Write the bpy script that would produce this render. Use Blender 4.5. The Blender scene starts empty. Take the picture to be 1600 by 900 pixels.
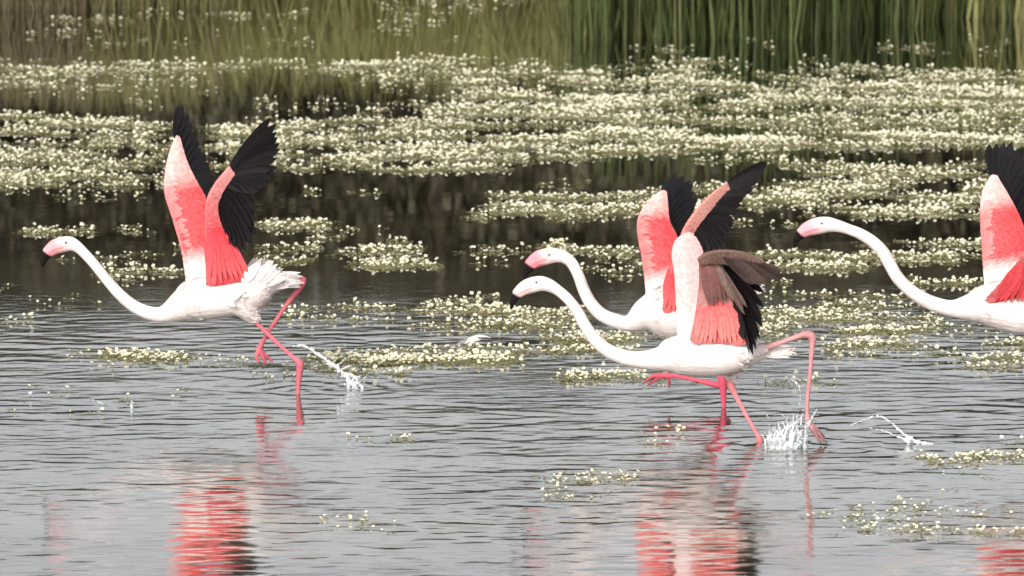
import bpy, math, random
import numpy as np
from mathutils import Vector, kdtree
random.seed(7)
rng = np.random.default_rng(7)
scene = bpy.context.scene
col = scene.collection

# ------------------------------------------------------------------ camera, sky, sun, exposure
F_PX = 10500.0            # focal length in pixels of a 1600 px wide frame
CAM_H = 4.9               # eye height above the water
TILT = math.atan((450 + 1075) / F_PX)
cam_data = bpy.data.cameras.new("camera")
cam = bpy.data.objects.new("camera", cam_data)
col.objects.link(cam)
cam.location = (0, 0, CAM_H)
cam.rotation_euler = (math.pi / 2 - TILT, 0, 0)
cam_data.sensor_width = 36.0
cam_data.lens = 36.0 * F_PX / 1600.0
cam_data.clip_start = 0.5
cam_data.clip_end = 3000
cam_data.dof.use_dof = True
cam_data.dof.focus_distance = 29.6
cam_data.dof.aperture_fstop = 6.5
scene.camera = cam
scene.render.resolution_x, scene.render.resolution_y = 1024, 576

SUN_EL, SUN_AZ = math.radians(33), math.radians(200)   # azimuth clockwise from +Y
world = bpy.data.worlds.new("World")
scene.world = world
world.use_nodes = True
wn = world.node_tree.nodes; wl = world.node_tree.links
wn.clear()
w_out = wn.new("ShaderNodeOutputWorld"); w_bg = wn.new("ShaderNodeBackground")
w_sky = wn.new("ShaderNodeTexSky"); w_hs = wn.new("ShaderNodeHueSaturation")
w_sky.sky_type = 'NISHITA'; w_sky.sun_disc = False
w_sky.sun_elevation = SUN_EL; w_sky.sun_rotation = SUN_AZ
w_sky.air_density = 1.0; w_sky.dust_density = 4.5; w_sky.ozone_density = 1.0
w_hs.inputs['Saturation'].default_value = 0.13      # thin cloud veil: the sky is pale grey-blue
w_bg.inputs['Strength'].default_value = 0.14
wl.new(w_sky.outputs[0], w_hs.inputs['Color']); wl.new(w_hs.outputs[0], w_bg.inputs['Color'])
wl.new(w_bg.outputs[0], w_out.inputs['Surface'])
sun_d = bpy.data.lights.new("sun", 'SUN')
sun = bpy.data.objects.new("sun", sun_d); col.objects.link(sun)
sun_d.energy = 1.5; sun_d.angle = math.radians(14); sun_d.color = (1.0, 0.92, 0.81)
sd = Vector((math.sin(SUN_AZ) * math.cos(SUN_EL), math.cos(SUN_AZ) * math.cos(SUN_EL), math.sin(SUN_EL)))
sun.rotation_euler = sd.to_track_quat('Z', 'Y').to_euler()
sun.location = (0, 0, 30)
vs = scene.view_settings
vs.view_transform = 'Standard'; vs.look = 'None'; vs.gamma = 1.0; vs.use_curve_mapping = False
vs.exposure = 0.56
scene.cycles.max_bounces = 8

# ------------------------------------------------------------------ survey helpers (photo measurements -> metres)
_ct, _st = math.cos(TILT), math.sin(TILT)
def ray(px, py):
    u = (px - 800) / F_PX; v = (450 - py) / F_PX
    return u, _ct + v * _st, -_st + v * _ct
def at(px, py, Y):
    x, y, z = ray(px, py); t = Y / y
    return np.array([x * t, Y, CAM_H + z * t])
def on_water(px, py):
    x, y, z = ray(px, py); t = -CAM_H / z
    return np.array([x * t, y * t, 0.0])
def depth_of(py):
    return float(on_water(800, py)[1])

def tag(o, label=None, cat=None, group=None, kind=None):
    if label: o["label"] = label
    if cat: o["category"] = cat
    if group: o["group"] = group
    if kind: o["kind"] = kind
    return o
def mesh_obj(name, verts, faces, mat, parent=None, cols=None, smooth=True):
    me = bpy.data.meshes.new(name)
    me.from_pydata([tuple(map(float, v)) for v in verts], [], [tuple(map(int, f)) for f in faces])
    me.validate(); me.update()
    if cols is not None and len(cols) == len(me.vertices):
        set_cols(me, cols)
    if smooth:
        me.polygons.foreach_set("use_smooth", np.ones(len(me.polygons), dtype=bool))
    me.materials.append(mat)
    o = bpy.data.objects.new(name, me); col.objects.link(o)
    if parent: o.parent = parent
    return o
def set_cols(me, cols):
    a = me.color_attributes.new("tint", 'FLOAT_COLOR', 'POINT')
    c = np.ones((len(cols), 4), dtype=np.float32); c[:, :3] = np.asarray(cols, dtype=np.float32)[:, :3]
    a.data.foreach_set("color", c.ravel())
def empty(name, loc):
    o = bpy.data.objects.new(name, None); col.objects.link(o); o.location = tuple(loc); o.empty_display_size = 0.1
    return o
def catmull(pts, n):
    """n points spread evenly along a smooth curve through pts (any number of columns)"""
    P = np.asarray(pts, dtype=float)
    if len(P) == 2:
        t = np.linspace(0, 1, n)[:, None]
        return P[0] * (1 - t) + P[1] * t
    d = np.r_[0, np.cumsum(np.maximum(np.linalg.norm(np.diff(P[:, :2], axis=0), axis=1), 1e-6))]
    m = np.zeros_like(P)
    m[1:-1] = (P[2:] - P[:-2]) / (d[2:] - d[:-2])[:, None]
    m[0] = (P[1] - P[0]) / (d[1] - d[0]); m[-1] = (P[-1] - P[-2]) / (d[-1] - d[-2])
    s = np.linspace(0, d[-1], n)
    k = np.clip(np.searchsorted(d, s, side='right') - 1, 0, len(P) - 2)
    h = (d[k + 1] - d[k]); t = ((s - d[k]) / h)[:, None]; h = h[:, None]
    return ((2*t**3 - 3*t**2 + 1) * P[k] + (t**3 - 2*t**2 + t) * h * m[k] + (-2*t**3 + 3*t**2) * P[k + 1] + (t**3 - t**2) * h * m[k + 1])
def lerp_stops(stops, u):
    us = [s[0] for s in stops]
    return np.array([np.interp(u, us, [s[1][i] for s in stops]) for i in range(3)])

# ------------------------------------------------------------------ materials
def new_mat(name):
    m = bpy.data.materials.new(name); m.use_nodes = True
    return m, m.node_tree.nodes, m.node_tree.links, m.node_tree.nodes["Principled BSDF"]
def tint_mat(name, rough=0.6, var=0.15, scale=40, bump=0.0, bscale=120, sheen=0.0, transl=0.0, spec=0.3, stretch=(1, 1, 1)):
    m, N, L, b = new_mat(name)
    at_ = N.new("ShaderNodeAttribute"); at_.attribute_name = "tint"
    tc = N.new("ShaderNodeTexCoord"); mp = N.new("ShaderNodeMapping"); mp.inputs['Scale'].default_value = stretch
    L.new(tc.outputs['Object'], mp.inputs['Vector'])
    nz = N.new("ShaderNodeTexNoise"); nz.inputs['Scale'].default_value = scale; nz.inputs['Detail'].default_value = 4
    L.new(mp.outputs[0], nz.inputs['Vector'])
    mr = N.new("ShaderNodeMapRange"); mr.inputs['From Min'].default_value = 0.3; mr.inputs['From Max'].default_value = 0.7
    mr.inputs['To Min'].default_value = 1 - var; mr.inputs['To Max'].default_value = 1 + var * 0.6
    L.new(nz.outputs['Fac'], mr.inputs['Value'])
    mul = N.new("ShaderNodeVectorMath"); mul.operation = 'SCALE'
    L.new(at_.outputs['Color'], mul.inputs[0]); L.new(mr.outputs[0], mul.inputs['Scale'])
    L.new(mul.outputs[0], b.inputs['Base Color'])
    b.inputs['Roughness'].default_value = rough
    b.inputs['Specular IOR Level'].default_value = spec
    if sheen: b.inputs['Sheen Weight'].default_value = sheen
    if bump:
        nb = N.new("ShaderNodeTexNoise"); nb.inputs['Scale'].default_value = bscale; nb.inputs['Detail'].default_value = 5
        L.new(mp.outputs[0], nb.inputs['Vector'])
        bp = N.new("ShaderNodeBump"); bp.inputs['Strength'].default_value = bump; bp.inputs['Distance'].default_value = 0.01
        L.new(nb.outputs['Fac'], bp.inputs['Height']); L.new(bp.outputs[0], b.inputs['Normal'])
    if transl:
        tr = N.new("ShaderNodeBsdfTranslucent"); mx = N.new("ShaderNodeMixShader"); mx.inputs[0].default_value = transl
        L.new(mul.outputs[0], tr.inputs['Color'])
        out = [n for n in N if n.type == 'OUTPUT_MATERIAL'][0]
        L.new(b.outputs[0], mx.inputs[1]); L.new(tr.outputs[0], mx.inputs[2]); L.new(mx.outputs[0], out.inputs['Surface'])
    return m
M_BODY = tint_mat("body_plumage", 0.75, 0.06, 30, bump=0.35, bscale=70, sheen=0.02, spec=0.12, stretch=(0.5, 1, 1))
M_FEATH = tint_mat("feather", 0.7, 0.22, 60, bump=0.3, bscale=160, spec=0.2, transl=0.12)
M_DARKF = tint_mat("dark_feather", 0.5, 0.3, 60, bump=0.3, bscale=160, spec=0.3)
M_PETAL = tint_mat("petal", 0.6, 0.08, 30, transl=0.15, spec=0.2)
M_LEAF = tint_mat("leaf", 0.55, 0.2, 6, transl=0.35, spec=0.3)
M_BARK = tint_mat("bark", 0.9, 0.35, 9, bump=0.8, bscale=25)

def water_mat():
    m, N, L, b = new_mat("lake_water")
    b.inputs['Base Color'].default_value = (0.035, 0.032, 0.022, 1)
    b.inputs['Roughness'].default_value = 0.035
    b.inputs['IOR'].default_value = 1.9
    tc = N.new("ShaderNodeTexCoord"); mp = N.new("ShaderNodeMapping"); mp.inputs['Scale'].default_value = (9, 22, 1)
    L.new(tc.outputs['Object'], mp.inputs['Vector'])
    # murky water with drifts of weed just under the surface
    mw = N.new("ShaderNodeMapping"); mw.inputs['Scale'].default_value = (0.55, 0.9, 1); L.new(tc.outputs['Object'], mw.inputs['Vector'])
    nw = N.new("ShaderNodeTexNoise"); nw.inputs['Scale'].default_value = 1.3; nw.inputs['Detail'].default_value = 7; nw.inputs['Roughness'].default_value = 0.62
    L.new(mw.outputs[0], nw.inputs['Vector'])
    cw = N.new("ShaderNodeValToRGB"); e = cw.color_ramp.elements
    e[0].position = 0.42; e[0].color = (0.030, 0.028, 0.016, 1); e[1].position = 0.68; e[1].color = (0.17, 0.138, 0.09, 1)
    L.new(nw.outputs['Fac'], cw.inputs[0])
    nz = N.new("ShaderNodeTexNoise"); nz.inputs['Scale'].default_value = 1.0; nz.inputs['Detail'].default_value = 3
    L.new(mp.outputs[0], nz.inputs['Vector'])
    sep = N.new("ShaderNodeSeparateXYZ"); L.new(tc.outputs['Object'], sep.inputs[0])
    mr = N.new("ShaderNodeMapRange"); mr.inputs['From Min'].default_value = 31.5; mr.inputs['From Max'].default_value = 35.5
    mr.inputs['To Min'].default_value = 0.12; mr.inputs['To Max'].default_value = 0.01   # sheltered, calmer water beyond the flowers
    L.new(sep.outputs['Y'], mr.inputs['Value'])
    bp = N.new("ShaderNodeBump"); bp.inputs['Distance'].default_value = 0.01
    L.new(mr.outputs[0], bp.inputs['Strength']); L.new(nz.outputs['Fac'], bp.inputs['Height'])
    # murky body below a mirror-like skin that strengthens towards grazing view
    df = N.new("ShaderNodeBsdfDiffuse"); gl = N.new("ShaderNodeBsdfGlossy"); gl.inputs['Roughness'].default_value = 0.03
    rr = N.new("ShaderNodeMapRange"); rr.inputs['From Min'].default_value = 31.5; rr.inputs['From Max'].default_value = 35.5
    rr.inputs['To Min'].default_value = 0.06; rr.inputs['To Max'].default_value = 0.02      # capillary ripple too fine to model, only on the open water
    L.new(sep.outputs['Y'], rr.inputs['Value']); L.new(rr.outputs[0], gl.inputs['Roughness'])
    fr = N.new("ShaderNodeFresnel"); fr.inputs['IOR'].default_value = 1.33
    mu = N.new("ShaderNodeMath"); mu.operation = 'MULTIPLY'; mu.inputs[1].default_value = 2.1; mu.use_clamp = True
    L.new(fr.outputs[0], mu.inputs[0]); mx = N.new("ShaderNodeMixShader")
    L.new(cw.outputs[0], df.inputs['Color']); L.new(bp.outputs[0], gl.inputs['Normal']); L.new(bp.outputs[0], fr.inputs['Normal'])
    L.new(mu.outputs[0], mx.inputs[0]); L.new(df.outputs[0], mx.inputs[1]); L.new(gl.outputs[0], mx.inputs[2])
    out = [n for n in N if n.type == 'OUTPUT_MATERIAL'][0]; N.remove(b)
    L.new(mx.outputs[0], out.inputs['Surface'])
    return m
M_WATER = water_mat()
def ground_mat():
    m, N, L, b = new_mat("bank_earth")
    nz = N.new("ShaderNodeTexNoise"); nz.inputs['Scale'].default_value = 0.8; nz.inputs['Detail'].default_value = 8
    tc = N.new("ShaderNodeTexCoord"); L.new(tc.outputs['Object'], nz.inputs['Vector'])
    cr = N.new("ShaderNodeValToRGB")
    cr.color_ramp.elements[0].position = 0.35; cr.color_ramp.elements[0].color = (0.045, 0.05, 0.02, 1)
    cr.color_ramp.elements[1].position = 0.68; cr.color_ramp.elements[1].color = (0.10, 0.085, 0.05, 1)
    L.new(nz.outputs['Fac'], cr.inputs[0]); L.new(cr.outputs[0], b.inputs['Base Color'])
    b.inputs['Roughness'].default_value = 0.95
    bp = N.new("ShaderNodeBump"); bp.inputs['Strength'].default_value = 0.6; bp.inputs['Distance'].default_value = 0.1
    L.new(nz.outputs['Fac'], bp.inputs['Height']); L.new(bp.outputs[0], b.inputs['Normal'])
    return m
M_GROUND = ground_mat()
def splash_mat():
    m, N, L, b = new_mat("splash_water")
    b.inputs['Base Color'].default_value = (0.86, 0.90, 0.92, 1)
    b.inputs['Roughness'].default_value = 0.12; b.inputs['IOR'].default_value = 1.33
    b.inputs['Transmission Weight'].default_value = 0.5
    return m
M_SPLASH = splash_mat()
def eye_mat():
    m, N, L, b = new_mat("eye")
    b.inputs['Base Color'].default_value = (0.02, 0.015, 0.01, 1); b.inputs['Roughness'].default_value = 0.15
    return m
M_EYE = eye_mat()

# ------------------------------------------------------------------ ground and water
def grid_obj(name, xs, ys, zfun, mat):
    X, Y = np.meshgrid(xs, ys)
    Z = zfun(X, Y)
    nx, ny = len(xs), len(ys)
    V = np.stack([X, Y, Z], -1).reshape(-1, 3).astype(np.float32)
    i = np.arange((ny - 1) * (nx - 1)); r = i // (nx - 1); c = i % (nx - 1)
    a = r * nx + c
    Fq = np.stack([a, a + 1, a + nx + 1, a + nx], -1).astype(np.int32)
    me = bpy.data.meshes.new(name)
    me.vertices.add(len(V)); me.vertices.foreach_set("co", V.ravel())
    me.loops.add(Fq.size); me.loops.foreach_set("vertex_index", Fq.ravel())
    me.polygons.add(len(Fq)); me.polygons.foreach_set("loop_start", np.arange(0, Fq.size, 4, dtype=np.int32))
    me.polygons.foreach_set("use_smooth", np.ones(len(Fq), dtype=bool))
    me.update(calc_edges=True); me.validate()
    me.materials.append(mat)
    o = bpy.data.objects.new(name, me); col.objects.link(o)
    return o
def bank_y(x):
    return 48.7 + 0.25 * np.sin(x * 0.9 + 1) + 0.15 * np.sin(x * 2.3)
def ground_z(X, Y):
    far = np.clip((Y - bank_y(X) + 0.9) / 3.0, 0, 1); near = np.clip((16 - Y) / 16, 0, 1.0)
    z = -0.45 + far**1.3 * 1.0 + np.clip(near, 0, 1) ** 0.9 * 3.75
    z += 0.05 * np.sin(X * 1.7 + Y) * np.sin(Y * 1.1 - 0.6 * X) * (far + near)
    side = np.clip((np.abs(X) - 60) / 15, 0, 1)
    return np.maximum(z, -0.45 + side * 1.0) + np.clip((Y - 52.5) / 12, 0, 1) * 1.5 + np.clip((Y - 65) / 400, 0, 1) * 4  # unseen rise behind the bank, added to block low sky from the reflections
gx = np.r_[-1500, -600, -250, np.linspace(-120, -16, 20), np.linspace(-14, 14, 60), np.linspace(16, 120, 20), 250, 600, 1500]
gy = np.r_[-400, -120, -40, np.linspace(-10, 44, 40), np.linspace(45, 60, 50), 65, 75, 100, 160, 300, 700, 2000]
tag(grid_obj("ground", gx, gy, ground_z, M_GROUND), kind="structure")

# foot / splash centres for ring ripples: (px, py, strength)
DISTURB = [(466, 612, 1.0), (545, 606, 0.8), (1187, 698, 1.2), (1228, 697, 1.6), (1290, 696, 0.8), (1131, 632, 0.8), (1405, 694, 0.7), (205, 638, 0.4)]
def wave_field():
    W = []
    for lam_lo, lam_hi, n, amp, spread in ((0.085, 0.13, 50, 1.0, 0.42), (0.13, 0.22, 34, 0.8, 0.45), (0.06, 0.085, 30, 0.7, 0.6), (0.3, 0.8, 12, 0.45, 0.6)):
        for _ in range(n):
            lam = rng.uniform(lam_lo, lam_hi); k = 2 * math.pi / lam
            th = rng.normal(math.pi / 2 + 0.06, spread)
            W.append((k * math.cos(th), k * math.sin(th), rng.uniform(0, 6.28), amp / k / math.sqrt(n)))
    return W
WAVES = wave_field()
def calm(X, Y):
    """share of the wind ripple reaching each place: open in front, sheltered behind the flower mats"""
    wob = 0.5 * np.sin(X * 1.3 + 0.7) + 0.35 * np.sin(X * 2.9 - 1.0) + 0.25 * np.sin(X * 5.7 + Y * 1.7)
    t = np.clip((Y + wob * 0.7 - 30.4) / 3.4, 0, 1); t = t * t * (3 - 2 * t)
    base = 1 - 0.965 * t
    patch = 0.85 + 0.38 * np.sin(X * 1.1 + Y * 0.9 + 2) * np.sin(Y * 1.9 - X * 0.4) + 0.22 * np.sin(X * 3.1 - Y * 2.3) * np.sin(Y * 3.7 + X * 1.4 + 1)
    # a wind-smoothed lane just in front of the flower mats
    lane = np.exp(-((Y - 30.6 - 0.15 * np.sin(X)) / 0.5) ** 2)
    return base * patch * (1 - 0.6 * lane)
SLOPE = 0.028
def water_z(X, Y):
    Z = np.zeros_like(X)
    m = (np.abs(X) < 6.5) & (Y > 20) & (Y < 50)
    x, y = X[m], Y[m]; z = np.zeros_like(x)
    for kx, ky, ph, a in WAVES:
        z += a * np.sin(kx * x + ky * y + ph)
    z *= SLOPE * calm(x, y)
    for px, py, s in DISTURB:
        c = on_water(px, py); r = np.hypot(x - c[0], y - c[1])
        th = np.arctan2(y - c[1], x - c[0])
        z += 0.0027 * s * (0.55 + 0.45 * np.sin(2 * th + 9 * s) * np.sin(3 * th + r * 6)) * np.sin(r * 2 * math.pi / (0.10 + 0.05 * r) + 0.8 * np.sin(3 * th)) * np.exp(-r / 0.3)
    edge = np.clip((6.5 - np.abs(x)) / 1.0, 0, 1) * np.clip((y - 20) / 1, 0, 1)
    Z[m] = z * edge
    return Z
wx = np.r_[-150, -60, -30, -15, -9, np.arange(-6.5, -3.6, 0.08), np.arange(-3.6, 3.6, 0.028), np.arange(3.6, 6.5, 0.08), 6.55, 9, 15, 30, 60, 150]
wy = np.r_[8, 12, 16, 19, np.arange(20, 25, 0.05), np.arange(25, 34, 0.016), np.arange(34, 42, 0.03), np.arange(42, 50.2, 0.06), 51, 52.5]
tag(grid_obj("lake_water", wx, wy, water_z, M_WATER), kind="structure")

# ------------------------------------------------------------------ feathers
def blade(root, tip, width, side, bend=0.0, twist=0.0, shape='flight', thick=0.0016, seg=8):
    """one feather: thin vane folded along a raised shaft. returns verts, faces"""
    root = np.asarray(root, float); tip = np.asarray(tip, float)
    a = tip - root; ln = np.linalg.norm(a); a = a / ln
    s = np.asarray(side, float); s = s - a * (s @ a); s /= (np.linalg.norm(s) + 1e-9)
    n = np.cross(a, s)
    s2 = s * math.cos(twist) + n * math.sin(twist); n2 = np.cross(a, s2)
    V = []; Fc = []
    for i in range(seg + 1):
        t = i / seg
        if shape == 'flight':
            w = min(1.0, 0.35 + 2.2 * t) * (1 - max(0, (t - 0.72) / 0.28) ** 2.2 * 0.93)
        elif shape == 'scale':
            w = math.sin(math.pi * (0.12 + 0.86 * t)) ** 0.6
        else:
            w = min(1.0, 0.3 + 2 * t) * (1 - t ** 3 * 0.95)
        c = root + a * ln * t + n2 * (bend * ln * 4 * t * (1 - t) * 0.5)
        h = 0.5 * width * w
        ridge = 0.05 * width * w
        V += [c - s2 * h, c + n2 * ridge, c + s2 * h]
        if i:
            b = (i - 1) * 3
            Fc += [(b, b + 1, b + 4, b + 3), (b + 1, b + 2, b + 5, b + 4)]
    return V, Fc

class Bird:
    def __init__(self, foot_px, y0, label, name="flamingo"):
        self.Y = depth_of(y0)
        self.s = F_PX / self.Y * 1.0
        self.root_loc = at(foot_px, y0, self.Y); self.root_loc[2] = 0
        self.root = empty(name, self.root_loc)
        tag(self.root, label, "flamingo", "flamingos taking off across the lake")
        self.V = []; self.F = []; self.C = []
        self.cpts = []
    def w(self, px, py, dy=0.0):
        return at(px, py, self.Y + dy) - self.root_loc
    def loft(self, st, n, ring=18):
        """st rows: px, py, r_px, depth_factor, dy, r, g, b"""
        S = catmull(st, n)
        # keep colour changes crisp
        P0 = np.asarray(st, float)
        d0 = np.r_[0, np.cumsum(np.linalg.norm(np.diff(P0[:, :2], axis=0), axis=1))]
        d1 = np.linspace(0, d0[-1], n)
        for j in (5, 6, 7): S[:, j] = np.interp(d1, d0, P0[:, j])
        T = np.gradient(S[:, :2], axis=0); T /= (np.linalg.norm(T, axis=1)[:, None] + 1e-9)
        base = len(self.V)
        for i in range(n):
            px, py, r, df, dy = S[i, :5]; nx, ny = -T[i, 1], T[i, 0]
            for k in range(ring):
                f = 2 * math.pi * k / ring
                o = math.cos(f) * r
                p = self.w(px + nx * o, py + ny * o, dy)
                p[1] += math.sin(f) * r * df / self.s
                self.V.append(p); self.C.append(S[i, 5:8])
        for i in range(n - 1):
            for k in range(ring):
                a = base + i * ring + k; b = base + i * ring + (k + 1) % ring
                self.F.append((a, b, b + ring, a + ring))
        self.F.append(tuple(base + k for k in range(ring))[::-1])
        self.F.append(tuple(base + (n - 1) * ring + k for k in range(ring)))
    def limb(self, pts, colour, dy, n=None, df=1.0):
        rows = []
        for p in pts:
            c = p[3] if len(p) > 3 else colour
            rows.append((p[0], p[1], p[2] * (0.8 if p[2] < 6 else 0.95), df, dy + (p[4] if len(p) > 4 else 0), *c))
        self.loft(rows, n or max(8, 6 * len(rows)), 12)
    def finish_body(self, voxel=0.0042):
        V = np.array(self.V); C = np.array(self.C)
        tmp = mesh_obj("tmp", V, self.F, M_BODY)
        md = tmp.modifiers.new("r", 'REMESH'); md.mode = 'VOXEL'; md.voxel_size = voxel
        sm = tmp.modifiers.new("s", 'SMOOTH'); sm.factor = 0.5; sm.iterations = 7
        dg = bpy.context.evaluated_depsgraph_get(); dg.update()
        me = bpy.data.meshes.new_from_object(tmp.evaluated_get(dg))
        old = tmp.data; bpy.data.objects.remove(tmp); bpy.data.meshes.remove(old)
        kd = kdtree.KDTree(len(V))
        for i, v in enumerate(V): kd.insert(v, i)
        kd.balance()
        cols = np.zeros((len(me.vertices), 3))
        for i, v in enumerate(me.vertices):
            hits = kd.find_n(v.co, 3)
            ws = np.array([1 / (h[2] + 1e-4) for h in hits]); ws /= ws.sum()
            cols[i] = sum(C[h[1]] * w for h, w in zip(hits, ws))
        co = np.array([v.co for v in me.vertices]); no = np.array([v.normal for v in me.vertices])
        white = cols[:, 1] > 0.55
        pk = 0.5 + 0.5 * np.sin(co[:, 0] * 19 + 1.5 * np.sin(co[:, 2] * 23 + 1)) * np.sin(co[:, 2] * 17 + co[:, 1] * 21 + 2)
        cols[white] *= 1 - np.stack([0.02 * pk, 0.10 * pk, 0.10 * pk], -1)[white]        # faint pink flush in the plumage
        G = catmull(np.array([self.w(*g) for g in self.gape])[:, [0, 2]], 30); hd = co[:, 0] < self.w(self.gape[-1][0] + 30, 400)[0]
        dg_ = np.min(np.hypot(co[hd, 0][:, None] - G[None, :, 0], co[hd, 2][:, None] - G[None, :, 1]), axis=1) * self.s
        k = np.exp(-(dg_ / 1.5) ** 2)[:, None] * 0.75
        ep = self.w(*self.eye_px); de = np.hypot(co[hd, 0] - ep[0], co[hd, 2] - ep[2]) * self.s
        k2 = np.exp(-(de / 4.5) ** 2)[:, None] * 0.6
        ch = cols[hd]; dark_bill = ch[:, :1] < 0.2
        ch = np.where(dark_bill, ch, ch * (1 - k) + np.array((0.42, 0.15, 0.16)) * k); ch = ch * (1 - k2) + np.array((0.72, 0.36, 0.36)) * k2
        cols[hd] = ch
        set_cols(me, cols)
        me.polygons.foreach_set("use_smooth", np.ones(len(me.polygons), dtype=bool))
        me.materials.clear(); me.materials.append(M_BODY); me.name = "body"
        o = bpy.data.objects.new("body", me); col.objects.link(o); o.parent = self.root
        # contour feathers lying back along the trunk
        x_min = self.w(self.trunk_px, 500)[0]
        idx = np.where(white & (co[:, 0] > x_min))[0]; rng.shuffle(idx); used = {}; V = []; Fc = []; C = []
        for i in idx:
            p = co[i]; g = 0.013; key = tuple((p // g).astype(int))
            if key in used: continue
            used[key] = 1
            n = no[i]; d = np.array([1.0, rng.normal(0, .15), -0.12 + rng.normal(0, .15)]); d -= n * (d @ n); ld = np.linalg.norm(d)
            if ld < 0.3: continue
            d /= ld; ln = rng.uniform(.028, .046); sd_ = np.cross(n, d)
            tip = p + d * ln - n * (ln * ln / 0.22) + n * rng.uniform(.0008, .0024)
            bv, bf = blade(p - n * .0012, tip, ln * rng.uniform(.4, .55), sd_, 0.0, rng.normal(0, .12), 'scale', 0, 3)
            b0 = len(V); V += bv; Fc += [tuple(q + b0 for q in f) for f in bf]
            C += [np.clip(cols[i] * rng.uniform(.95, 1.05), 0, .88)] * len(bv)
        tag(mesh_obj("contour_feathers", V, Fc, M_FEATH, self.root, C), kind="stuff")
        return o
    def eye(self, px, py, dy, r=1.6):
        for sgn in (-1, 1):
            V = []; Fc = []
            c = self.w(px, py, dy); c[1] += sgn * 0.0
            R = r / self.s; nr, ns = 6, 10
            for i in range(nr + 1):
                th = math.pi * i / nr
                for k in range(ns):
                    f = 2 * math.pi * k / ns
                    V.append(c + np.array([R * math.sin(th) * math.cos(f), sgn * abs(dy) * 0 , R * math.sin(th) * math.sin(f)]) + np.array([0, (R * math.cos(th))*0.6 + (0 if sgn < 0 else -2 * dy), 0]))
            for i in range(nr):
                for k in range(ns):
                    Fc.append((i * ns + k, i * ns + (k + 1) % ns, (i + 1) * ns + (k + 1) % ns, (i + 1) * ns + k))
            mesh_obj("eye", V, Fc, M_EYE, self.root)
    def wing(self, lead, trail, stops, side_label, edge=(0.86, 0.56, 0.53), thick=0.03, nu=26, nv=10, flip=1, scales=True, edge_w=0.18, scale_len=0.055):
        """arm and covert surface: lead / trail are polylines of (px, py, dy); returns the wing object and surface sampler"""
        Lc = catmull(lead, nu); Tc = catmull(trail, nu)
        L3 = np.array([self.w(*p) for p in Lc]); T3 = np.array([self.w(*p) for p in Tc])
        du = np.gradient(0.5 * (L3 + T3), axis=0); dv = T3 - L3
        N = np.cross(du, dv); N /= (np.linalg.norm(N, axis=1)[:, None] + 1e-9)
        if N[:, 1].mean() > 0: N = -N            # towards the camera side
        def colour(u, v):
            c = lerp_stops(stops, u)
            k = max(0.0, 1 - v / edge_w) if edge_w > 0 else 0
            return c * (1 - 0.7 * k * k) + np.array(edge) * 0.7 * k * k
        def surf(u, v, lift=0.0):
            x = u * (nu - 1); i = min(int(x), nu - 2); f = x - i
            l = L3[i] * (1 - f) + L3[i + 1] * f; t = T3[i] * (1 - f) + T3[i + 1] * f; n = N[i] * (1 - f) + N[i + 1] * f
            chord = np.linalg.norm(t - l)
            return l * (1 - v) + t * v + n * (flip * 0.07 * chord * math.sin(math.pi * v) + lift), n, t - l
        V = []; C = []; Fc = []
        ring = 2 * nv
        for i in range(nu):
            u = i / (nu - 1)
            for j in range(ring):
                v = (j / nv) if j < nv else (2 - j / nv)
                v = min(max(v, 0), 1)
                th = thick * (0.18 + 0.82 * math.sin(math.pi * min(1, v ** 0.55))) * (1 - 0.45 * u) * (0.25 + 0.75 * math.sin(math.pi * min(0.5, (1 - v) * 2 + 0.06)))
                p, n, _ = surf(u, v, (1 if 0 < j < nv else (-1 if j > nv else 0)) * th * 0.5)
                V.append(p); C.append(colour(u, v))
        for i in range(nu - 1):
            for j in range(ring):
                a = i * ring + j; b = i * ring + (j + 1) % ring
                Fc.append((a, b, b + ring, a + ring))
        Fc.append(tuple(range(ring))[::-1]); Fc.append(tuple((nu - 1) * ring + k for k in range(ring)))
        o = mesh_obj("wing", V, Fc, M_FEATH, self.root, C)
        if side_label: o["label"] = side_label
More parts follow.
